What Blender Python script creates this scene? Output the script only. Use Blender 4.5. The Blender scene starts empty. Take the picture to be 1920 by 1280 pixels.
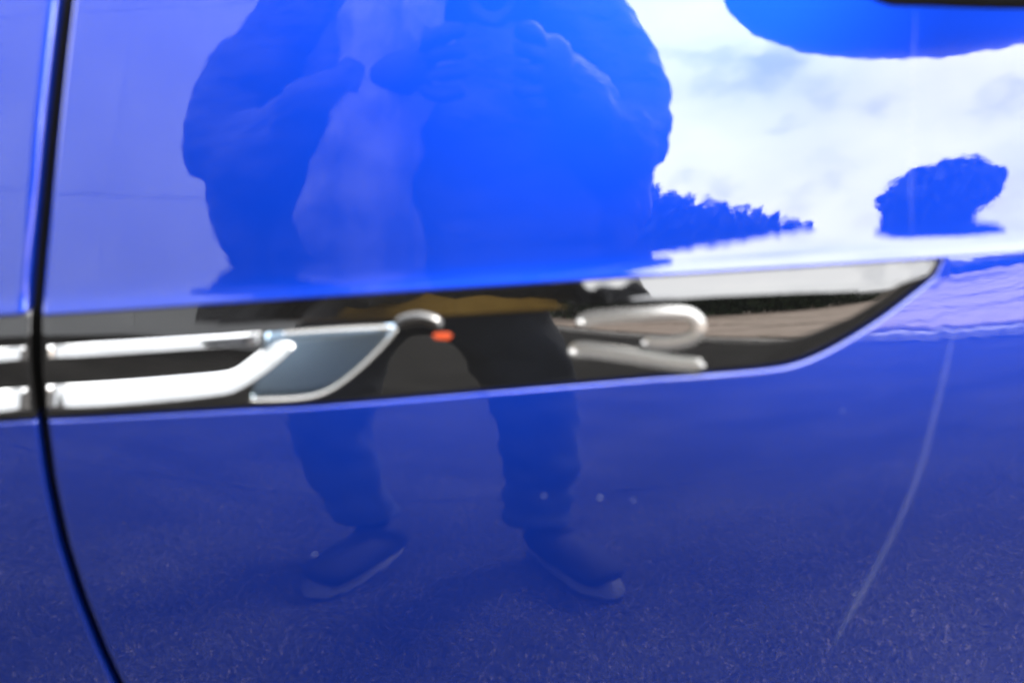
import bpy, math, random
from mathutils import Vector
R = math.radians
random.seed(4)

# ------------------------------------------------------------------ camera, sky, sun, exposure
D = 0.75                      # lens to car flank, metres
AL = R(30)                    # camera looks down at the flank
FOC, SW = 55.0, 23.5
CAM = (0.0, -D*math.cos(AL), 0.85 + D*math.sin(AL))
sc = bpy.context.scene
cd = bpy.data.cameras.new('camera'); cam = bpy.data.objects.new('camera', cd)
sc.collection.objects.link(cam); sc.camera = cam
cam.location = CAM; cam.rotation_euler = (math.pi/2 - AL, 0, 0)
cd.lens = FOC; cd.sensor_width = SW; cd.clip_start = 0.01; cd.clip_end = 2000
cd.dof.use_dof = True; cd.dof.focus_distance = 1.12; cd.dof.aperture_fstop = 6.8

w = bpy.data.worlds.new('World'); sc.world = w; w.use_nodes = True
SUN_EL, SUN_AZ = R(42), R(145)            # azimuth clockwise from +Y: the sun stands behind the photographer, to the right
def build_world():
    nt = w.node_tree; nt.nodes.clear(); L = nt.links.new; N = nt.nodes.new
    out = N('ShaderNodeOutputWorld'); bg = N('ShaderNodeBackground'); bg2 = N('ShaderNodeBackground')
    sky = N('ShaderNodeTexSky'); sky.sky_type = 'NISHITA'; sky.sun_disc = False
    sky.sun_elevation = SUN_EL; sky.sun_rotation = SUN_AZ
    L(sky.outputs[0], bg.inputs[0]); bg.inputs[1].default_value = 0.10
    tc = N('ShaderNodeTexCoord'); mp = N('ShaderNodeMapping'); mp.inputs['Scale'].default_value = (1, 1, 2.2)
    L(tc.outputs['Generated'], mp.inputs[0])
    nz = N('ShaderNodeTexNoise'); nz.inputs['Scale'].default_value = 5.0; nz.inputs['Detail'].default_value = 6
    nz.inputs['Roughness'].default_value = .55
    L(mp.outputs[0], nz.inputs[0])
    cr = N('ShaderNodeValToRGB'); cr.color_ramp.elements[0].position = .29; cr.color_ramp.elements[0].color = (.35,.35,.35,1)
    cr.color_ramp.elements[1].position = .445; cr.color_ramp.elements[1].color = (1,1,1,1)
    L(nz.outputs[0], cr.inputs[0])
    n2 = N('ShaderNodeTexNoise'); n2.inputs['Scale'].default_value = 2.6; n2.inputs['Detail'].default_value = 4
    L(mp.outputs[0], n2.inputs[0])
    c2 = N('ShaderNodeValToRGB'); c2.color_ramp.elements[0].position = .3; c2.color_ramp.elements[0].color = (1.15,1.2,1.32,1)
    c2.color_ramp.elements[1].position = .65; c2.color_ramp.elements[1].color = (1.75,1.75,1.75,1)
    L(n2.outputs[0], c2.inputs[0]); L(c2.outputs[0], bg2.inputs[0])
    # clouds are brighter on the sun's side
    dt = N('ShaderNodeVectorMath'); dt.operation = 'DOT_PRODUCT'; L(tc.outputs['Generated'], dt.inputs[0])
    dt.inputs[1].default_value = (math.sin(SUN_AZ)*math.cos(SUN_EL), math.cos(SUN_AZ)*math.cos(SUN_EL), math.sin(SUN_EL))
    mr = N('ShaderNodeMapRange'); mr.inputs[1].default_value = -.2; mr.inputs[2].default_value = 1; mr.inputs[3].default_value = .75; mr.inputs[4].default_value = 1.45
    L(dt.outputs['Value'], mr.inputs[0]); L(mr.outputs[0], bg2.inputs[1])
    mx = N('ShaderNodeMixShader'); L(cr.outputs[0], mx.inputs[0]); L(bg.outputs[0], mx.inputs[1]); L(bg2.outputs[0], mx.inputs[2])
    L(mx.outputs[0], out.inputs[0])
build_world()
sd = bpy.data.lights.new('sun', 'SUN'); sd.energy = 3.0; sd.angle = R(12); sd.color = (1, .95, .88)
sun = bpy.data.objects.new('sun', sd); sc.collection.objects.link(sun)
sv = Vector((math.sin(SUN_AZ)*math.cos(SUN_EL), math.cos(SUN_AZ)*math.cos(SUN_EL), math.sin(SUN_EL)))
sun.rotation_euler = sv.to_track_quat('Z', 'Y').to_euler()
vs = sc.view_settings; vs.view_transform = 'Standard'; vs.look = 'None'; vs.gamma = 1.0; vs.use_curve_mapping = False
vs.exposure = 3.2
sc.render.engine = 'CYCLES'; sc.cycles.use_denoising = True; sc.cycles.max_bounces = 8

# ------------------------------------------------------------------ helpers
def mat(name, color=(.5,.5,.5), rough=.5, metal=0, coat=0, ior=1.5, cior=1.5, spec=.5):
    m = bpy.data.materials.new(name); m.use_nodes = True; b = m.node_tree.nodes['Principled BSDF']
    b.inputs['Base Color'].default_value = (*color, 1); b.inputs['Roughness'].default_value = rough
    b.inputs['Metallic'].default_value = metal; b.inputs['Coat Weight'].default_value = coat
    b.inputs['Coat Roughness'].default_value = .012; b.inputs['IOR'].default_value = ior; b.inputs['Coat IOR'].default_value = cior
    b.inputs['Specular IOR Level'].default_value = spec
    return m
def noise_color(m, c1, c2, scale, lo=.35, hi=.65, detail=4, bump=0, bscale=None, bdist=.01, stretch=(1,1,1)):
    nt = m.node_tree; b = nt.nodes['Principled BSDF']; L = nt.links.new
    tc = nt.nodes.new('ShaderNodeTexCoord'); mp = nt.nodes.new('ShaderNodeMapping'); mp.inputs['Scale'].default_value = stretch
    L(tc.outputs['Object'], mp.inputs[0])
    n = nt.nodes.new('ShaderNodeTexNoise'); n.inputs['Scale'].default_value = scale; n.inputs['Detail'].default_value = detail
    L(mp.outputs[0], n.inputs[0])
    r = nt.nodes.new('ShaderNodeValToRGB'); r.color_ramp.elements[0].position = lo; r.color_ramp.elements[1].position = hi
    r.color_ramp.elements[0].color = (*c1, 1); r.color_ramp.elements[1].color = (*c2, 1)
    L(n.outputs[0], r.inputs[0]); L(r.outputs[0], b.inputs['Base Color'])
    if bump:
        n2 = nt.nodes.new('ShaderNodeTexNoise'); n2.inputs['Scale'].default_value = bscale or scale; n2.inputs['Detail'].default_value = 4
        L(mp.outputs[0], n2.inputs[0])
        bp = nt.nodes.new('ShaderNodeBump'); bp.inputs['Strength'].default_value = bump; bp.inputs['Distance'].default_value = bdist
        L(n2.outputs[0], bp.inputs['Height']); L(bp.outputs[0], b.inputs['Normal'])
    return r
def mesh(name, V, Fc, m=None, parent=None, smooth=True, kind=None, me=None):
    if me is None:
        me = bpy.data.meshes.new(name); me.from_pydata([tuple(v) for v in V], [], Fc); me.update()
        if smooth: me.polygons.foreach_set('use_smooth', [True]*len(me.polygons))
        if m: me.materials.append(m)
    o = bpy.data.objects.new(name, me); sc.collection.objects.link(o)
    if parent: o.parent = parent
    if kind: o['kind'] = kind
    return o
def empty(name, loc, label, cat, group=None):
    o = bpy.data.objects.new(name, None); sc.collection.objects.link(o); o.location = loc
    o['label'] = label; o['category'] = cat
    if group: o['group'] = group
    return o
def tag(o, label, cat, group=None):
    o['label'] = label; o['category'] = cat
    if group: o['group'] = group
    return o
def box(V, Fc, x0, x1, y0, y1, z0, z1, bev=0):
    b = len(V)
    if bev:
        for z, e in ((z0, 0), (z1-bev, 0), (z1, bev)):
            V += [(x0+e, y0+e, z), (x1-e, y0+e, z), (x1-e, y1-e, z), (x0+e, y1-e, z)]
        for k in (0, 4):
            for i in range(4):
                j = (i+1) % 4; Fc.append((b+k+i, b+k+j, b+k+4+j, b+k+4+i))
        Fc.append((b+8, b+9, b+10, b+11)); Fc.append((b+3, b+2, b+1, b))
    else:
        V += [(x,y,z) for z in (z0,z1) for x,y in ((x0,y0),(x1,y0),(x1,y1),(x0,y1))]
        for i in range(4):
            j = (i+1) % 4; Fc.append((b+i, b+j, b+4+j, b+4+i))
        Fc.append((b+4,b+5,b+6,b+7)); Fc.append((b+3,b+2,b+1,b))
def lathe(V, Fc, prof, c=(0,0,0), n=32, axis=None):
    # prof: (radius, height) along axis
    a = Vector(axis).normalized() if axis else Vector((0,0,1))
    u = a.orthogonal().normalized(); v = a.cross(u); b = len(V); c = Vector(c)
    for r, h in prof:
        for i in range(n):
            t = 2*math.pi*i/n; V.append(tuple(c + a*h + (u*math.cos(t) + v*math.sin(t))*r))
    for k in range(len(prof)-1):
        for i in range(n):
            j = (i+1) % n; Fc.append((b+k*n+i, b+k*n+j, b+(k+1)*n+j, b+(k+1)*n+i))
def interp(pts, x):
    if x <= pts[0][0]:
        (a,p),(b,q) = pts[0], pts[1]; return p + (q-p)*(x-a)/(b-a)
    for (a,p),(b,q) in zip(pts, pts[1:]):
        if x <= b: return p + (q-p)*(x-a)/(b-a)
    (a,p),(b,q) = pts[-2], pts[-1]; return q + (q-p)*(x-b)/(b-a)
def smooth_pts(pts, n=6):
    # Catmull-Rom through the points
    P = [Vector(p) for p in pts]; P = [P[0]*2-P[1]] + P + [P[-1]*2-P[-2]]; out = []
    for i in range(1, len(P)-2):
        a,b,c,d = P[i-1:i+3]
        for k in range(n):
            t = k/n
            out.append(.5*((2*b)+(c-a)*t+(2*a-5*b+4*c-d)*t*t+(3*b-a-3*c+d)*t**3))
    out.append(P[-2]); return out

# ------------------------------------------------------------------ the flank of the car: one curved skin y = F(x, z)
RX, XC, ZC0, TWIST = 0.70, -0.027, 0.868, 0.27
TH = [(-.80,-14),(-.30,-12),(-.16,-8),(-.13,-6.5),(-.10,-3),(-.06,4),(-.03,9.5),(-.015,11.8),(0,13.5),(.3,13.5)]   # face angle, degrees upward, below the crease
TU = [(-.1,28),(0,28),(.0025,27),(.005,21),(.009,15.5),(.03,17),(.094,22.5),(.2,32),(.30,50),(.36,75)]                # above it
def table(T, w0, w1, n=3000):
    h = (w1-w0)/n; g = [0.0]
    for i in range(n): g.append(g[-1] + math.tan(R(interp(T, w0+(i+.5)*h)))*h)
    z = g[int(round(-w0/h))]
    def f(w):
        t = (min(max(w, w0), w1-1e-7)-w0)/h; i = int(t); fr = t-i
        return g[i]*(1-fr) + g[i+1]*fr - z
    return f
GL = table(TH, -.8, .1); GU = table(TU, -.1, .36)
def H(x):
    d = x-XC
    return d*d/(2*RX) if abs(d) < .35 else (.35**2/(2*RX) + (abs(d)-.35)*.35/RX*(1 - .3*min(1,(abs(d)-.35))))
_k = SW/FOC/1920
def on_car(px, py, f):
    # the point of the flank that stands at this place in the photograph (used once, to survey the outlines)
    a = (px-960)*_k; b = (640-py)*_k
    d = Vector((a, math.cos(AL)+b*math.sin(AL), -math.sin(AL)+b*math.cos(AL))).normalized(); t = D*.8
    for _ in range(50):
        p = Vector(CAM) + d*t; t += (f(p.x, p.z)-p.y)/(d.y+.4)
    return p.x, p.z
_c = [on_car(a, b, lambda x, z: H(x)) for a, b in ((0,602),(540,570),(960,541),(1440,505),(1920,481))]
_q = [_c[0], _c[2], _c[4]]
def zc(x):
    # parabola through three surveyed points of the crease, straight beyond them
    (a,p),(b,q),(c,r) = _q; t = min(max(x, -.3), .3)
    k1, k2, k3 = p/((a-b)*(a-c)), q/((b-a)*(b-c)), r/((c-a)*(c-b))
    v = k1*(t-b)*(t-c) + k2*(t-a)*(t-c) + k3*(t-a)*(t-b)
    return v + (x-t)*(k1*(2*t-b-c) + k2*(2*t-a-c) + k3*(2*t-a-b))
def FU(x, z): return GU(z-zc(x)) + H(x)
def FL(x, z):
    # the face twists a little towards the nose of the car just under the crease
    a = zc(x); tw = lambda q: max(0.0, q+.055)**2/.11
    return GL(z-ZC0-.01*x) - GL(a-ZC0-.01*x) + TWIST*x*(tw(z-ZC0) - tw(a-ZC0)) + H(x)
def F(x, z): return FU(x, z) if z >= zc(x) else FL(x, z)
def survey(pts, f=F): return [on_car(p[0], p[1], f) for p in pts]
seam = survey([(140,-60),(126,0),(112,120),(96,270),(82,420),(71,540),(66,600),(68,700),(78,790),(92,900),(118,1020),(150,1120),(190,1220),(218,1280),(250,1350)])
seam = [(z, x) for x, z in seam]; seam.sort()
def xs(z): return interp(seam, z)
_low = survey([(-200,806),(0,794),(200,783),(400,772),(600,762),(800,746),(1000,729),(1200,712),(1300,704),(1400,696),(1480,686),(1540,664),(1600,631),(1660,592),(1710,554),(1742,528),(1757,512),(1765,500)], FL)
_low = [(p.x, p.y) for p in smooth_pts([(a,b) for a,b in _low], 4)]
XT = _low[-1][0]
def zl(x):
    if x >= XT: return zc(x)
    return min(interp(_low, x), zc(x))
GAP = 0.0019

# ------------------------------------------------------------------ materials of the car
paint = mat('blue_metallic_paint', (.0011,.0125,.145), rough=.50, metal=1, coat=1, spec=0, cior=1.52)
def orange_peel():
    nt = paint.node_tree; b = nt.nodes['Principled BSDF']; L = nt.links.new
    tc = nt.nodes.new('ShaderNodeTexCoord'); n = nt.nodes.new('ShaderNodeTexNoise'); n.inputs['Scale'].default_value = 220; n.inputs['Detail'].default_value = 1
    L(tc.outputs['Object'], n.inputs[0]); bp = nt.nodes.new('ShaderNodeBump'); bp.inputs['Strength'].default_value = 1; bp.inputs['Distance'].default_value = .000014
    L(n.outputs[0], bp.inputs['Height']); L(bp.outputs[0], b.inputs['Coat Normal'])
orange_peel()
gloss = mat('gloss_black', (.0012,.0012,.0012), rough=.02, ior=1.48)
chrome = mat('chrome', (.34,.34,.335), rough=.05, metal=1)
schrome = mat('satin_chrome', (.14,.138,.132), rough=.15, metal=.82)
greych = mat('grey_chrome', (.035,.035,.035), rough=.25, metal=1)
orange = mat('orange_red', (.09,.010,.001), rough=.4, spec=.2)
dchrome = mat('slate_tinted_chrome', (.15,.20,.25), rough=.2, metal=1)  # slate tint puts the reflection of the dark jeans into the base colour
rubber = mat('black_rubber', (.002,.002,.002), rough=.9, spec=.03)
plastic = mat('black_plastic', (.006,.006,.006), rough=.35)

EDGE = [0,.00012,.0003,.0006,.001,.0014,.0018,.0023,.003,.004,.0055,.0075]
def roll(d, r=.0022):
    if d >= r: return 0.0
    return r - math.sqrt(max(0, r*r-(r-d)**2))
def skin(name, cols, zlo, zhi, f, side, rlo, rhi, rside, m, parent, nz=70, depth=.012, rlor=.0022):
    # cols: distances from the seam; side +1 to the right of it, -1 to the left
    V, Fc, n = [], [], 0
    fr = EDGE + [None]*(nz-24)
    rows = []
    for s in cols:
        col = []
        # row distances
        x = side*s + xs(.85)
        for k in range(nz+2):
            pass
        def X(z): 
            fall = max(0, 1-s/.30); fall = fall*fall*(3-2*fall)
            return side*(s+GAP) + xs(.85)*(1-fall) + xs(z)*fall
        def solve(fn):
            z = fn(xs(.85)+side*s)
            for _ in range(12): z = .5*z + .5*fn(X(z))
            return z
        z0 = solve(zlo); z1 = solve(zhi)
        span = z1-z0; e = [min(d, span*.3*d/.0075) for d in EDGE]
        zsv = [z0+d for d in e]; m0, m1 = zsv[-1], z1-e[-1]; nn = nz-2*len(EDGE)
        zsv += [m0+(m1-m0)*(i+1)/(nn+1) for i in range(nn)] + [z1-d for d in reversed(e)]
        base = len(V)
        # fold back flanges at both ends
        for k, z in enumerate(zsv):
            x = X(z); y = f(x, z)
            if rlo: y += roll(z-z0, rlor)
            if rhi: y += roll(z1-z, rhi)
            if rside: y += roll(s, rside)
            if k == 0: V.append((x, y+depth, z+.0002))
            V.append((x, y, z))
        V.append((x, y+depth, z-.0002))
        if not n: n = len(V)
    if True:
        nc = len(cols)
        # flange along the seam
        fl = [(V[k][0], V[k][1]+depth, V[k][2]) for k in range(n)]
        V = fl + V; nc += 1
        for i in range(nc-1):
            for k in range(n-1):
                a, b, c, d = i*n+k, (i+1)*n+k, (i+1)*n+k+1, i*n+k+1
                Fc.append((a,b,c,d) if side > 0 else (d,c,b,a))
    return mesh(name, V, Fc, m, parent)
def colset(a, dense, far, step=.003):
    c = list(EDGE); x = c[-1]
    while x < dense: x += step; c.append(x)
    st = step
    while x < far: st *= 1.25; x += st; c.append(min(x, far))
    return c
def join(objs, name):
    a = objs[0]; V = []; Fc = []
    for o in objs:
        b = len(V); V += [tuple(v.co) for v in o.data.vertices]; Fc += [tuple(b+i for i in p.vertices) for p in o.data.polygons]
    m = a.data.materials[0]; par = a.parent
    for o in objs: bpy.data.objects.remove(o)
    return mesh(name, V, Fc, m, par)

car = empty('car', (0, .5, 0), 'glossy blue car flank with black trim strip, chrome bars and chrome letter R', 'car')
PO = Vector(car.location)
def to_car(o, parent=None):
    # keep world place under the parent at the car's base
    o.parent = parent or car
    if parent is None: o.location = -PO
    return o
CF = colset(0, .42, .62); CD = colset(0, .12, .80)
u = skin('fu', CF, lambda x: zc(x)+.0002, lambda x: zc(x)+.335, FU, 1, .0014, 0, .0016, paint, None, nz=96, rlor=.0014)
l = skin('fl', CF, lambda x: .42, lambda x: zl(x)-.0004 if x < XT else zc(x)+.003, lambda x, z: FL(x,z)+.0006, 1, 0, .0008, .0016, paint, None, nz=110)
fender = to_car(join([u, l], 'front_fender'))
u = skin('du', CD, lambda x: zc(x)+.0002, lambda x: zc(x)+.335, lambda x, z: FU(x,z)+.0005, -1, .0014, 0, .0050, paint, None, nz=96)
l = skin('dl', CD, lambda x: .42, lambda x: zl(x)-.0004, lambda x, z: FL(x,z)+.0011, -1, 0, .0008, .0009, paint, None, nz=100)
door = to_car(join([u, l], 'front_door'))

# gap filler and dark structure behind the skins
V, Fc = [], []
for i in range(30):
    z = .42 + .78*i/29; x = xs(z) if i else xs(z); y = F(x, z)+.010
    V += [(x-.012, y, z), (x+.012, y, z)]
Fc = [(2*i, 2*i+1, 2*i+3, 2*i+2) for i in range(29)]
to_car(mesh('door_seal', V, Fc, rubber))
V, Fc = [], []
xx = [-.9+1.42*i/24 for i in range(25)]
for x in xx:
    for z in (.43, .55, .7, .8, .9, 1.0, 1.1, 1.15): V.append((x, F(x, z)+.035, z))
for x in xx:
    for z in (.43, 1.15): V.append((x, .55, z))
for i in range(24):
    for k in range(7): Fc.append((8*i+k, 8*i+8+k, 8*i+9+k, 8*i+k+1))
B = 200
for i in range(24):
    Fc.append((B+2*i, B+2*i+1, B+2*i+3, B+2*i+2)); Fc.append((8*i, 8*i+8, B+2*i+2, B+2*i)); Fc.append((8*i+7, 8*i+15, B+2*i+3, B+2*i+1))
to_car(mesh('inner_panel', V, Fc, rubber))

# ------------------------------------------------------------------ the gloss black trim
BEV = survey([(-200,640),(0,634),(100,628),(300,618),(520,606),(800,596),(1000,582),(1180,568),(1340,558),(1500,550),(1660,542),(1740,522),(1756,512)], FL)
def zb(x): return interp(BEV, x)
def FT(x, z):
    # face of the trim: a little more crowned than the sheet metal, with a chamfer along its upper edge
    b = zb(x); y = FL(x, z) + .0004
    lo = zl(x); t = max(0, min(1, (z-lo)/max(1e-4, b-lo)))
    y += .02*t*t*(b-lo)/2
    if z > b:
        d = z-b; s = min(1, d/.0008); y += .02*d + math.tan(R(interp([(-.3,12.5),(-.09,12.5),(-.05,3),(.02,1.5),(.035,12.5),(.3,12.5)], x)))*d*s
    return y
def trim(name, side, cols, parent):
    V, Fc = [], []; n = 0
    for s in cols:
        def X(z):
            fall = max(0, 1-s/.30); fall = fall*fall*(3-2*fall)
            return side*(s+GAP*.9) + xs(.85)*(1-fall) + xs(z)*fall
        def solve(fn):
            z = fn(X(.86))
            for _ in range(10): z = .5*z + .5*fn(X(z))
            return z
        z0 = solve(lambda x: zl(x)+.0003); z2 = solve(lambda x: max(zc(x)+.0008, zl(x)+.0006)); z1 = min(solve(zb), z2-.0001)
        sp = max(z1-z0, 1e-4)
        zz = [z0+min(d, sp*.4*d/.0075) for d in EDGE] ; m0 = zz[-1]
        zz += [m0+(z1-m0)*(i+1)/16 for i in range(16)]
        zz += [z1+(z2-z1)*f for f in (.04,.08,.14,.2,.35,.5,.65,.8,.9,1)]
        st = len(V)
        for k, z in enumerate(zz):
            x = X(z); y = FT(x, z) + roll(z-z0, .0016) + roll(s, .0012)
            if x > .075: y += max(0, .0045-(z-z0)*.75)*.28*min(1, (x-.075)/.02)
            if k == 0: V.append((x, y+.008, z))
            V.append((x, y, z))
        V.append((x, y+.004, z))
        n = len(V)-st
    fl = [(V[k][0], V[k][1]+.008, V[k][2]) for k in range(n)]; V = fl + V
    for i in range(len(cols)):
        for k in range(n-1):
            a, b, c, d = i*n+k, (i+1)*n+k, (i+1)*n+k+1, i*n+k+1
            Fc.append((a,b,c,d) if side > 0 else (d,c,b,a))
    return to_car(mesh(name, V, Fc, gloss, parent))
xt0 = xs(.86)
LEN = XT - xt0 - GAP
cf = list(EDGE); x = cf[-1]
while x < LEN-.06: x += .0025; cf.append(x)
while x < LEN-.0008: x += .0008; cf.append(min(x, LEN-.0006))
tf = trim('trim_panel', 1, cf, None)
td = trim('trim_panel', -1, colset(0, .10, .78), None)

def ribbon(name, top, bot, h, prof, m, parent, lift=.0002, nv=10, n=5, cap=True):
    # a raised piece between two outlines surveyed on the trim face; h its height, prof its cross-section
    T = smooth_pts([Vector((*on_car(*p, f=FT), 0)) for p in top], n); Bm = smooth_pts([Vector((*on_car(*p, f=FT), 0)) for p in bot], n)
    V, Fc = [], []; N = len(T); M = nv+5
    for i in range(N):
        t, b = T[i], Bm[i]; hh = h
        V_ = []
        for k in range(nv+1):
            q = k/nv; p = b.lerp(t, q); s = 2*q-1
            if prof == 'round': e = math.sqrt(max(0, 1-s*s))
            elif prof == 'ramp': e = (1-.62*q)*min(1, (1-abs(s))/.10+.02)**.5
            else: e = min(1, (1-abs(s))/.12)**.5 if abs(s) < 1 else 0
            e2 = 1
            if cap:
                g = min(i, N-1-i); e2 = min(1, math.sqrt((g+.15)/2.5))
            V_.append((p.x, FT(p.x, p.y) - lift - hh*e*e2, p.y))
        V.append((V_[0][0], V_[0][1]+.003+hh, V_[0][2])); V.append(V_[0]); V += V_; V.append(V_[-1]); V.append((V_[-1][0], V_[-1][1]+.003+hh, V_[-1][2]))
    for i in range(N-1):
        for k in range(M-1):
            if k not in (1, M-3): Fc.append((i*M+k, (i+1)*M+k, (i+1)*M+k+1, i*M+k+1))
    # close both ends
    for i in (0, N-1):
        f = [i*M+k for k in range(M)]; Fc.append(tuple(f) if i else tuple(reversed(f)))
    return mesh(name, V, Fc, m, parent)
def stroke(name, pts, wid, h, m, parent, prof='tent', n=6, ends=(1,1), nv=10):
    # a stroke of the letter: a centre line in photograph places with its width, swept with a ridged section
    C = smooth_pts([Vector((*p, 0)) for p in pts], n); L = [0]
    for a, b in zip(C, C[1:]): L.append(L[-1]+(b-a).length)
    top, bot = [], []; V, Fc = [], []; M = nv+5
    for i, c in enumerate(C):
        t = (C[min(i+1, len(C)-1)]-C[max(i-1, 0)]).normalized(); nn = Vector((t.y, -t.x, 0))
        r = wid/2; k = 1; d0, d1 = L[i], L[-1]-L[i]
        if ends[0] and d0 < r: k = math.sqrt(max(.02, 1-(1-d0/r)**2))
        if ends[1] and d1 < r: k = min(k, math.sqrt(max(.02, 1-(1-d1/r)**2)))
        row = []
        for j in range(nv+1):
            s = 2*j/nv-1; p = c - nn*(-s)*r*k
            e = (1-.22*abs(s)**1.1)*(.86-.12*s) if prof == 'tent' else math.sqrt(max(0, 1-s*s))
            x, z = on_car(p.x, p.y, f=FT); row.append((x, FT(x, z)-.0002-h*e*(.35+.65*k), z))
        a, b = row[0], row[-1]
        V.append((a[0], a[1]+h+.001, a[2])); V.append(a); V += row; V.append(b); V.append((b[0], b[1]+h+.001, b[2]))
    for i in range(len(C)-1):
        for j in range(M-1):
            if j not in (1, M-3): Fc.append((i*M+j, i*M+j+1, (i+1)*M+j+1, (i+1)*M+j))
    for i in (0, len(C)-1):
        f = [i*M+j for j in range(M)]; Fc.append(tuple(f) if not i else tuple(reversed(f)))
    return mesh(name, V, Fc, m, parent)

# chrome bars: fender side
ribbon('chrome_bar', [(90,648),(200,641),(320,634),(430,627),(488,622)], [(90,672),(200,665),(320,656),(430,648),(488,643)], .0012, 'ramp', chrome, tf)
ribbon('chrome_bar', [(90,722),(200,716),(320,707),(400,700),(436,694),(464,676),(496,651),(522,638),(545,636)],
                     [(90,766),(200,761),(320,751),(395,742),(438,734),(476,714),(514,687),(542,660),(554,642)], .0024, 'ramp', chrome, tf)
# and on the door
ribbon('chrome_bar', [(-260,668),(-150,662),(-50,655),(52,649)], [(-260,693),(-150,687),(-50,681),(52,674)], .0012, 'ramp', chrome, td)
ribbon('chrome_bar', [(-260,748),(-150,740),(-50,733),(56,726)], [(-260,791),(-150,784),(-50,776),(56,768)], .0024, 'ramp', chrome, td)
# end plate of the chrome ornament, with its bright rim
ribbon('end_plate', [(500,624),(540,620),(580,617),(620,614),(670,611),(710,609),(742,606)],
                    [(470,744),(520,744),(565,742),(604,735),(640,714),(680,678),(728,628)], .0009, 'flat', dchrome, tf, nv=14, cap=False)
stroke('plate_rim', [(744,612),(735,626),(708,656),(680,683),(650,708),(620,728),(588,740),(540,746),(470,748)], 9, .0012, schrome, tf, prof='round')
stroke('plate_rim', [(744,611),(700,612),(640,615),(580,619),(530,623)], 6, .0011, schrome, tf, prof='round')
# the letter
stroke('letter_stroke', [(1082,603),(1110,595),(1155,590),(1200,587),(1265,584),(1297,589),(1312,608),(1302,630),(1268,641),(1235,643),(1205,640)], 24, .0009, schrome, tf)
stroke('letter_stroke', [(1066,657),(1090,654),(1118,656),(1200,668),(1262,678),(1322,684)], 27, .0009, schrome, tf)
for px, py, r in ((1088,602,.0015),(1073,658,.0015),(1207,641,.0011),(1316,683,.0012)):  # domes added at the stroke ends to catch bright sky glints
    V, Fc = [], []; lathe(V, Fc, [(r,0),(r*.92,r*.35),(r*.7,r*.65),(r*.4,r*.85),(r*.05,r*.92)], n=16, axis=(0,-1,0))
    x, z = on_car(px, py, FT); o = mesh('glint_dome', V, Fc, schrome, tf); o.location = (x, FT(x, z)-.0010, z)
stroke('grey_hump', [(742,614),(762,604),(788,600),(812,606),(826,618)], 32, .0010, greych, tf, prof='round')  # raised grey hump added beside the end plate
stroke('orange_spot', [(812,628),(848,629)], 11, .0005, orange, tf, prof='tent')  # small raised orange-red spot added next to the hump

# ------------------------------------------------------------------ film edge and dust on the fender
film = mat('film_edge', (.6,.65,.75), rough=.3)
def film_nodes():
    nt = film.node_tree; b = nt.nodes['Principled BSDF']; b.inputs['Alpha'].default_value = .014
film_nodes()
def strip(name, pts, wid, m, parent, off=.0003):
    C = smooth_pts([Vector((*p, 0)) for p in pts], 8); V = []; n = 4
    for i, c in enumerate(C):
        t = (C[min(i+1, len(C)-1)]-C[max(i-1, 0)]).normalized(); nn = Vector((t.y, -t.x, 0)); f = min(1, min(i, len(C)-1-i)/10+.1)
        for j in range(n+1):
            s = 2*j/n-1; p = c+nn*s*wid/2*f; x, z = on_car(p.x, p.y, F); V.append((x, F(x, z)+ (.0006 if z < zc(x) else 0) - off - .00015*(1-s*s), z))
    Fc = [(i*(n+1)+j, i*(n+1)+j+1, (i+1)*(n+1)+j+1, (i+1)*(n+1)+j) for i in range(len(C)-1) for j in range(n)]
    return mesh(name, V, Fc, m, parent)
strip('film_edge', [(1716,20),(1712,150),(1708,300),(1708,455)], 11, film, fender)
strip('film_edge', [(1795,590),(1776,680),(1752,780),(1722,890),(1685,980),(1645,1060),(1600,1140),(1560,1215)], 12, film, fender)
dust = mat('pale_dust', (.07,.085,.12), rough=.8)
dv, df = [], []
lathe(dv, df, [(.00045,0),(.0004,.0002),(.00025,.00035),(.00002,.0004)], n=10, axis=(0,-1,0))
dme = None
for px, py in ((1020,930),(1125,934),(1188,938),(1580,771),(1601,1113),(590,1040)):
    x, z = on_car(px, py, F)
    o = mesh('dust_speck', dv, df, dust, fender, me=dme); dme = o.data
    o.location = (x, F(x, z)+.0004, z)
    s = .55 if px != 1125 else .8
    o.scale = (s, s, s)

# black seal of the bonnet gap, cutting into the top right corner
T = survey([(1500,-90),(1700,-90),(1900,-95),(2200,-100)], F); Bm = survey([(1560,-60),(1650,3),(1760,12),(2200,15)], F)
T = smooth_pts([(a,b,0) for a,b in T], 8); Bm = smooth_pts([(a,b,0) for a,b in Bm], 8); V, Fc = [], []
for t, b in zip(T, Bm):
    for k in range(9):
        p = b.lerp(t, k/8); e = math.sin(math.pi*min(1,(k+.3)/3)/2) if k < 3 else 1
        V.append((p.x, F(p.x, p.y)-.0035*e, p.y))
Fc = [(i*9+k, (i+1)*9+k, (i+1)*9+k+1, i*9+k+1) for i in range(len(T)-1) for k in range(8)]
to_car(mesh('bonnet_seal', V, Fc, rubber))

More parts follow.
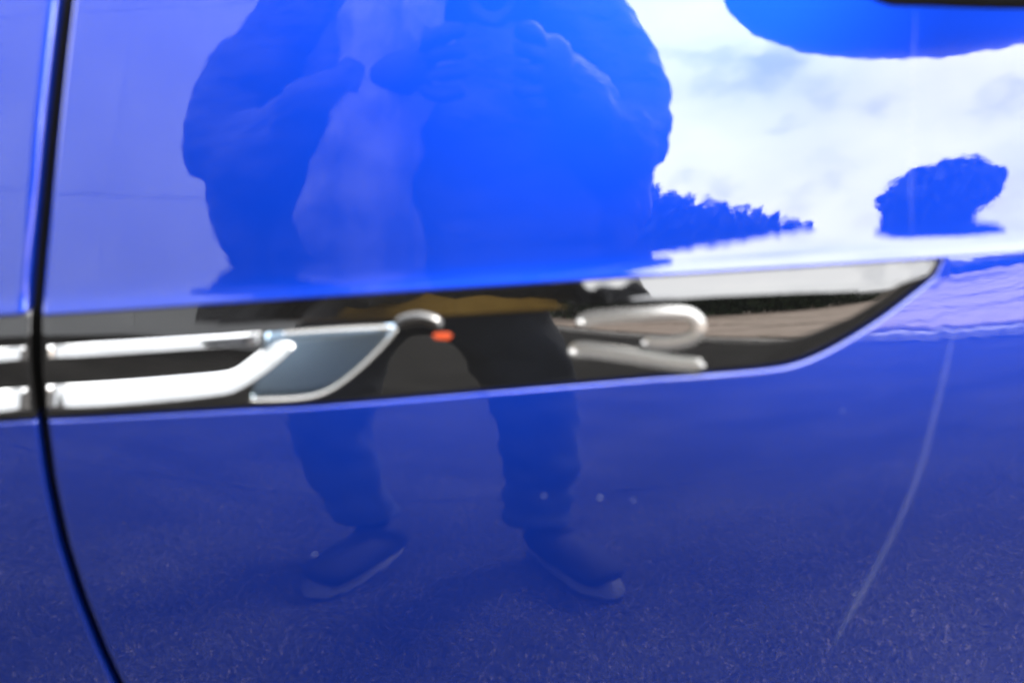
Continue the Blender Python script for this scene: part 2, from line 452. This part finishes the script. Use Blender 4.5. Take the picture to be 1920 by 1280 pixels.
# ------------------------------------------------------------------ door mirror, over the top right of the picture
V, Fc = [], []
nu, nv = 40, 24
for j in range(nv+1):
    ph = math.pi*j/nv
    for i in range(nu):
        a = 2*math.pi*i/nu
        cx, cy, cz = math.sin(ph)*math.cos(a), math.sin(ph)*math.sin(a), math.cos(ph)
        sx = math.copysign(abs(cx)**.8, cx); sz = math.copysign(abs(cz)**.75, cz)
        V.append((.355+.20*sx, -.215+.09*cy, 1.078+.073*sz + .006*cx))
for j in range(nv):
    for i in range(nu):
        k = (i+1) % nu; Fc.append((j*nu+i, (j+1)*nu+i, (j+1)*nu+k, j*nu+k))
mir = to_car(mesh('side_mirror', V, Fc, plastic))
V, Fc = [], []
lathe(V, Fc, [(.0,0),(.022,0),(.018,.06),(.024,.20),(.03,.21),(0,.21)], (.34,-.15,1.09), 20, (0.0,.99,-.1))
mesh('mirror_foot', V, Fc, plastic, mir)
V, Fc = [], []
box(V, Fc, .22, .48, -.10, -.131, 1.04, 1.12)
mesh('mirror_glass', V, Fc, chrome, mir)

# ------------------------------------------------------------------ ground and surroundings (they show in the paint)
asphalt = mat('asphalt', (.06,.06,.06), rough=.9, spec=.08)
def asphalt_nodes():
    nt = asphalt.node_tree; b = nt.nodes['Principled BSDF']; L = nt.links.new; N = nt.nodes.new
    tc = N('ShaderNodeTexCoord')
    v = N('ShaderNodeTexVoronoi'); v.inputs['Scale'].default_value = 330; L(tc.outputs['Object'], v.inputs[0])
    sp = N('ShaderNodeSeparateColor'); L(v.outputs['Color'], sp.inputs[0])
    r = N('ShaderNodeValToRGB'); e = r.color_ramp.elements
    e[0].position = 0; e[0].color = (.006,.006,.0065,1); e[1].position = .955; e[1].color = (.040,.038,.036,1)  # tones kept very dark: shade on the near asphalt is in the colour
    x = e.new(.985); x.color = (.11,.09,.085,1)
    L(sp.outputs[0], r.inputs[0])
    n = N('ShaderNodeTexNoise'); n.inputs['Scale'].default_value = 2.2; n.inputs['Detail'].default_value = 5; L(tc.outputs['Object'], n.inputs[0])
    mr = N('ShaderNodeMapRange'); mr.inputs[1].default_value = .3; mr.inputs[2].default_value = .7; mr.inputs[3].default_value = .6; mr.inputs[4].default_value = 1.5
    L(n.outputs[0], mr.inputs[0])
    mx = N('ShaderNodeMix'); mx.data_type = 'RGBA'; mx.blend_type = 'MULTIPLY'; mx.inputs[0].default_value = 1
    L(r.outputs[0], mx.inputs[6]); L(mr.outputs[0], mx.inputs[7]); L(mx.outputs[2], b.inputs['Base Color'])
    bp = N('ShaderNodeBump'); bp.inputs['Strength'].default_value = .8; bp.inputs['Distance'].default_value = .003
    L(v.outputs['Distance'], bp.inputs['Height']); L(bp.outputs[0], b.inputs['Normal'])
asphalt_nodes()
mesh('ground', [(-80,-80,0),(80,-80,0),(80,60,0),(-80,60,0)], [(0,1,2,3)], asphalt, smooth=False, kind='structure')
jointm = mat('joint_sealant', (.03,.03,.032), rough=.8, spec=.1)
V, Fc = [], []
for i in range(41):
    x = -6+i*.3; y = -1.42+.012*math.sin(i*1.7)-.04*x; V += [(x, y-.004, .004), (x, y+.004, .004)]
Fc = [(2*i, 2*i+2, 2*i+3, 2*i+1) for i in range(40)]
mesh('road_joint', V, Fc, jointm, kind='structure')

kerbm = mat('kerb_stone', (.42,.40,.38), rough=.8); noise_color(kerbm, (.36,.34,.32), (.5,.48,.45), 6)
slab = mat('paving_slab', (.34,.27,.23), rough=.85); noise_color(slab, (.30,.23,.18), (.42,.33,.27), 5, bump=.3, bscale=60)  # pale tones also carry the sunlight on the paving
bed = mat('slab_bed', (.03,.028,.028), rough=.9)
KY = 0.0
V, Fc = [], []; box(V, Fc, -14, 4, -22, KY-.12, 0, .095)
pav = mesh('pavement', V, Fc, bed, smooth=False, kind='structure'); pav.location = (3.08, -3.85, 0); pav.rotation_euler = (0, 0, R(78))
V, Fc = [], []; box(V, Fc, -.47, .47, -.06, .06, 0, .10, .012)
kme = None
for i in range(18):
    o = mesh('kerb_stone', V, Fc, kerbm, pav, smooth=False, me=kme); kme = o.data; o.location = (-13.5+i*.96, KY-.06+random.uniform(-.006,.006), random.uniform(-.005,.004))
V, Fc = [], []; box(V, Fc, -.84, .84, -.84, .84, 0, .05, .01)
sme = None
for i in range(9):
    for j in range(9):
        o = mesh('paving_slab', V, Fc, slab, pav, smooth=False, me=sme); sme = o.data
        o.location = (-12.7+i*1.8, KY-1.02-j*1.8, .085+random.uniform(-.004,.006))
        o.rotation_euler = (random.uniform(-.003,.003), random.uniform(-.003,.003), random.uniform(-.012,.012))

# pale grey concrete building behind the photographer, on the left
conc = mat('pale_concrete', (.36,.38,.42), rough=.8); noise_color(conc, (.47,.48,.49), (.55,.56,.57), 1.5, bump=.2, bscale=30)
dark = mat('dark_joint', (.50,.51,.52), rough=.9)
bld = empty('concrete_building', (-6, -5.2, 0), 'pale grey concrete panel building behind the photographer on the left', 'building')
V, Fc = [], []; box(V, Fc, -9, 4.9, -5, -.03, 0, 9.1)  # height raised so the unseen upper part blocks sky on the left
mesh('wall', V, Fc, dark, bld, smooth=False)
pme = None
V, Fc = [], []; box(V, Fc, -.998, .998, -.05, 0, -.7475, .7475)
for i in range(7):
    for j in range(6):
        o = mesh('wall_panel', V, Fc, conc, bld, smooth=False, me=pme); pme = o.data; o.location = (3.88-i*2.0, .02, .80+j*1.5)
V, Fc = [], []; box(V, Fc, -9.1, 5.0, -5.1, .08, 9.1, 9.25)
mesh('roof_edge', V, Fc, dark, bld, smooth=False)

# hedge and a tree on the right, across the pavement
leafm = mat('foliage', (.03,.06,.02), rough=.7); noise_color(leafm, (.012,.028,.010), (.04,.07,.022), 3)
bark = mat('bark', (.08,.06,.045), rough=.9)
def leaves(name, pts, size, m, parent=None, kind=None, up=.3):
    V, Fc = [], []
    for p in pts:
        a = Vector((random.gauss(0,1), random.gauss(0,1), random.gauss(0,1)+up)).normalized(); b = a.orthogonal().normalized(); c = a.cross(b); s = size*random.uniform(.6,1.4)
        k = len(V); p = Vector(p)
        V += [tuple(p+b*s), tuple(p+c*s*.5), tuple(p-b*s), tuple(p-c*s*.5)]; Fc.append((k,k+1,k+2,k+3))
    return mesh(name, V, Fc, m, parent, smooth=False, kind=kind)
hd = empty('hedge', (4.8, -17, .1), 'row of dark clipped conifers across the pavement, sloping down to the right', 'hedge')
pts = []
for i in range(34000):
    x = random.uniform(-3.2, 3.7) if i < 26000 else random.uniform(3.6, 13); top = (2.75-.27*(x+1) if x < 3.7 else (1.15 if x < 4.6 else .12)) + .22*math.sin(x*7)**2
    z = random.random()**.7*max(.3, top); pts.append((x, random.uniform(-.6,.6), z))
leaves('foliage', pts, .10, leafm, hd)
for i in range(7):
    V, Fc = [], []; lathe(V, Fc, [(.07,0),(.05,.6),(.02,1.3)], (-2.8+i*.95, 0, -.02), 8); mesh('stem', V, Fc, bark, hd)
def tree(x, y, h, r, rz, label):
    t = empty('round_tree', (x, y, .1), label, 'tree')
    V, Fc = [], []; lathe(V, Fc, [(.13,0),(.10,.4),(.08,h-rz),(.03,h)], n=10); mesh('trunk', V, Fc, bark, t)
    pts = []
    cl = [(random.gauss(0,.5)*r, random.gauss(0,.5)*r, h+random.gauss(0,.45)*rz) for _ in range(60)]
    for i in range(14000):
        while True:
            a = Vector((random.uniform(-1,1), random.uniform(-1,1), random.uniform(-1,1)))
            if a.length < 1 and random.random() < .25+a.length: break
        pts.append((a.x*r*(1+.06*math.sin(a.z*9)), a.y*r, h+a.z*rz*(1+.08*math.sin(a.x*8))))
    leaves('crown', pts, .09, leafm, t)
tree(10.5, -14.0, 1.74, 1.55, .60, 'small dark round-crowned tree standing on the pavement to the right')

# ------------------------------------------------------------------ the photographer
def skinned(name, joints, edges, m, parent, root=0, lev=2, folds=None):
    me = bpy.data.meshes.new(name); me.from_pydata([j[0] for j in joints], edges, []); me.materials.append(m)
    o = bpy.data.objects.new(name, me); sc.collection.objects.link(o)
    if parent: o.parent = parent
    s = o.modifiers.new('skin', 'SKIN'); s.use_smooth_shade = True; s.branch_smoothing = .4
    for i, j in enumerate(joints):
        r = j[1]; me.skin_vertices[0].data[i].radius = r if isinstance(r, tuple) else (r, r)
    for i in range(len(joints)): me.skin_vertices[0].data[i].use_root = (i == root)
    b = o.modifiers.new('sub', 'SUBSURF'); b.levels = lev; b.render_levels = lev
    if folds:
        tx = bpy.data.textures.new(name+'_folds', 'CLOUDS'); tx.noise_scale = folds[0]; tx.noise_depth = 1
        dm = o.modifiers.new('folds', 'DISPLACE'); dm.texture = tx; dm.strength = folds[1]; dm.mid_level = .5; dm.texture_coords = 'GLOBAL'
    return o
PX = -.10
man = empty('person', (PX, -1.0, 0), 'person in dark jacket, mustard jumper and dark jeans holding a camera up at chest height', 'person')
skinc = mat('skin', (.45,.25,.18), rough=.5); noise_color(skinc, (.42,.22,.16), (.5,.29,.21), 12)
jack = mat('jacket_cloth', (.04,.05,.06), rough=.8); noise_color(jack, (.012,.013,.018), (.04,.043,.05), 5, bump=.9, bscale=7, bdist=.05, stretch=(1,1,2))
knit = mat('mustard_knit', (.36,.20,.03), rough=.9); noise_color(knit, (.40,.22,.025), (.60,.36,.06), 10, bump=.4, bscale=14, bdist=.03)
grey = mat('jacket_lit_folds', (.2,.2,.22), rough=.8); noise_color(grey, (.03,.034,.045), (.24,.225,.22), 4.5, lo=.36, hi=.66, stretch=(1.6,1,.7), bump=1, bscale=5, bdist=.06)  # pale streaks paint the light on the coat folds into the colour
jeans = mat('dark_jeans', (.012,.018,.035), rough=.85); noise_color(jeans, (.010,.014,.028), (.02,.028,.05), 9, bump=.5, bscale=9, bdist=.02)
shoe = mat('black_shoe', (.008,.008,.010), rough=.8, spec=.2)
sole = mat('pale_sole', (.014,.014,.016), rough=.6)
hairm = mat('brown_hair', (.05,.03,.02), rough=.6)
J = []; E = []
def jt(p, r, par=None):
    J.append((p, r)); i = len(J)-1
    if par is not None: E.append((par, i))
    return i
# local coordinates: origin between the feet, +Y towards the car
pel = jt((0,-.02,.93), (.14,.10)); wa = jt((0,-.01,1.08), (.13,.09), pel); ch = jt((0,0,1.28), (.15,.10), wa); nk0 = jt((0,.0,1.42), (.09,.07), ch)
nk = jt((0,.03,1.49), .052, nk0); hd0 = jt((0,.06,1.57), (.065,.075), nk); hd1 = jt((0,.06,1.66), (.075,.092), hd0); hd2 = jt((0,.055,1.73), (.06,.07), hd1)
for s in (-1, 1):
    a = jt((s*.10,0,.88), .075, pel); b = jt((s*.165,.02,.48), .05, a); c = jt((s*.188+(.08 if s < 0 else 0),.01,.12), .020, b); d = jt((s*.190+(.09 if s < 0 else .02),.02,.045), (.020,.018), c); jt((s*.22+(.09 if s < 0 else .02),.11,.035), (.02,.018), d)
for s in (-1, 1):
    off = .05 if s < 0 else -.02
    a = jt((s*.17,0,1.38), .055, nk0); b = jt((s*.35,.02,1.13), .030, a); b2 = jt((s*.30,.08,1.06), .022, b); c = jt((s*.17+.06,.20,1.14), .018, b2); p = jt((s*.085+.085,.255,1.165), (.020,.018), c)
    for k in range(4):
        q = jt((s*.075+.09,.262+.012*k,1.125+.022*k), .006, p); q2 = jt((s*.05+.095,.285+.012*k,1.118+.024*k), .0055, q); jt((s*.035+.098,.282+.012*k,1.125+.022*k), .005, q2)
    q = jt((s*.08+.09,.245,1.20), .0065, p); jt((s*.055+.09,.25,1.213), .005, q)
body = skinned('body', J, E, skinc, man)
added_glove = mat('added_dark_glove', (.012,.012,.013), rough=.7)  # gloves added to darken the hands into one shaded shape
for s in (-1, 1):
    J = []; E = []
    p0 = jt((s*.15+.075,.225,1.155), .034); p = jt((s*.085+.085,.256,1.165), .031, p0)
    for k in range(4):
        q = jt((s*.075+.09,.262+.012*k,1.125+.022*k), .0115, p); q2 = jt((s*.05+.095,.285+.012*k,1.118+.024*k), .011, q); jt((s*.03+.098,.282+.012*k,1.125+.022*k), .010, q2)
    q = jt((s*.08+.09,.245,1.20), .015, p); jt((s*.045+.09,.25,1.217), .014, q)
    skinned('added_glove', J, E, added_glove, man)
# face
def ell(name, c, r, m, parent, n=14):
    V, Fc = [], []; prof = [(max(1e-4,math.sin(math.pi*i/n)), -math.cos(math.pi*i/n)) for i in range(n+1)]
    lathe(V, Fc, prof, n=18); V = [(c[0]+x*r[0], c[1]+y*r[1], c[2]+z*r[2]) for x,y,z in V]; return mesh(name, V, Fc, m, parent)
white = mat('eye_white', (.7,.7,.7), rough=.2)
for s in (-1,1):
    ell('eye', (s*.032,.138,1.635), (.013,.012,.010), white, man); ell('ear', (s*.078,.05,1.62), (.010,.02,.032), skinc, man)
ell('nose', (0,.155,1.605), (.013,.02,.022), skinc, man); ell('mouth', (0,.142,1.57), (.024,.008,.007), mat('lips', (.35,.12,.10), rough=.5), man)
ell('hair', (0,.035,1.69), (.088,.105,.085), hairm, man)
# jacket: torso, sleeves
J = []; E = []
tb = jt((.02,0,.905), (.315,.14)); t0 = jt((.02,0,.95), (.32,.145), tb); t1 = jt((.015,.01,1.12), (.315,.145), t0); t2 = jt((0,.01,1.28), (.25,.13), t1); t3 = jt((0,.0,1.40), (.16,.10), t2); jt((0,.01,1.47), (.085,.075), t3)
skinned('jacket', J, E, jack, man, lev=4, folds=(.13,.06))
for s in (-1, 1):
    J = []; E = []
    a = jt((s*.18,0,1.41), .09); b = jt((s*.295,.0,1.27), .095, a); c = jt((s*(.40 if s < 0 else .35),.03,1.13), (.088,.10), b); d = jt((s*.30,.08,1.05), .088, c); e = jt((s*.21+.035,.17,1.13), .055, d); jt((s*.115+.075,.235,1.163), .041, e)
    skinned('sleeve', J, E, jack, man, lev=3, folds=(.06,.035))
    J = []; E = []
    q = 1 if s < 0 else .93; a = jt((s*.345*q,-.01,1.17), .08); b = jt((s*.34*q,0,1.07), .085, a); c = jt((s*.315,0,.98), .072, b); jt((s*.285,0,.90), .045, c)
    skinned('coat_side', J, E, jack, man, lev=3, folds=(.06,.03))
J = []; E = []
a = jt((0,.02,.81), (.21,.13)); b = jt((0,.02,.87), (.275,.155), a); jt((0,.0,.93), (.235,.125), b)
skinned('jumper_hem', J, E, knit, man)
J = []; E = []
z0 = jt((-.10,.085,.90), (.155,.09)); a = jt((-.07,.095,1.02), (.17,.095), z0); b = jt((-.05,.10,1.16), (.19,.10), a); jt((-.05,.08,1.36), (.19,.085), b)
skinned('jacket_front', J, E, grey, man, lev=4, folds=(.12,.08))
J = []; E = []
a = jt((0,-.01,.95), (.165,.12)); jt((0,-.01,1.01), (.165,.115), a)
for s in (-1, 1):
    b = jt((s*.135,0,.82), (.085,.10), a); c = jt((s*(.172 if s < 0 else .188),.03,.48), .076, b); d = jt((s*.185+(.055 if s < 0 else 0),.01,.20), .066, c); d2 = jt((s*.188+(.085 if s < 0 else 0),.015,.13), .068, d)
skinned('jeans', J, E, jeans, man, lev=3, folds=(.07,.03))
for s in (-1, 1):
    J = []; E = []; q = Vector((s*.36, .93, 0)).normalized(); h = Vector((s*.185+(.095 if s < 0 else .02), .005, 0)); n = Vector((q.y, -q.x, 0))
    P = lambda d, z: tuple(h + q*d + Vector((0,0,z)))
    an = jt(P(.015,.155), (.052,.055)); a = jt(P(.01,.07), (.054,.065), an); b = jt(P(.10,.066), (.054,.06), a); c = jt(P(.20,.052), (.052,.042), b); jt(P(.245,.04), (.040,.028), c)
    f = skinned('shoe', J, E, shoe, man)
    V, Fc = [], []
    for zz, g in ((0.001,0),(.012,.001)):
        for i in range(24):
            t = 2*math.pi*i/24; V.append(tuple(h + q*(.115+(.16+g)*math.sin(t)) + n*(.046+g)*math.cos(t)*(1+.12*math.sin(t)) + Vector((0,0,zz))))
    Fc = [(i, (i+1)%24, 24+(i+1)%24, 24+i) for i in range(24)] + [tuple(range(24,48)), tuple(reversed(range(24)))]
    mesh('sole', V, Fc, sole, f)
    for k in range(4):
        c = h+q*(.10+k*.022); V, Fc = [], []; box(V, Fc, c.x-.03, c.x+.03, c.y, c.y+.006, .100-.007*k, .105-.007*k); mesh('lace', V, Fc, sole, f, smooth=False)

# ------------------------------------------------------------------ the camera in the person's hands (the picture is taken from just in front of its lens)
ax = Vector((0, math.cos(AL), -math.sin(AL))); up = Vector((0, math.sin(AL), math.cos(AL)))
hc = empty('handheld_camera', tuple(Vector(CAM)-ax*.012), 'black interchangeable-lens camera held in both hands, aimed down at the car', 'camera')
hc.rotation_euler = (-AL, 0, 0)
V, Fc = [], []; lathe(V, Fc, [(.024,-.004),(.031,0),(.040,.006),(.042,.005),(.040,-.03),(.034,-.032),(.036,-.034),(.036,-.07),(.034,-.075),(.03,-.09)], n=36, axis=(0,1,0)); mesh('lens_barrel', V, Fc, plastic, hc)
V, Fc = [], []; lathe(V, Fc, [(0,-.006),(.012,-.0065),(.024,-.009)], n=30, axis=(0,1,0)); mesh('lens_glass', V, Fc, gloss, hc)
V, Fc = [], []; box(V, Fc, -.055, .07, -.135, -.085, -.052, .036, .008); box(V, Fc, -.022, .022, -.130, -.080, .036, .058, .01); mesh('camera_body', V, Fc, plastic, hc, smooth=False)
V, Fc = [], []; box(V, Fc, -.068, -.0555, -.130, -.070, -.05, .025, .004); mesh('grip', V, Fc, rubber, hc, smooth=False)
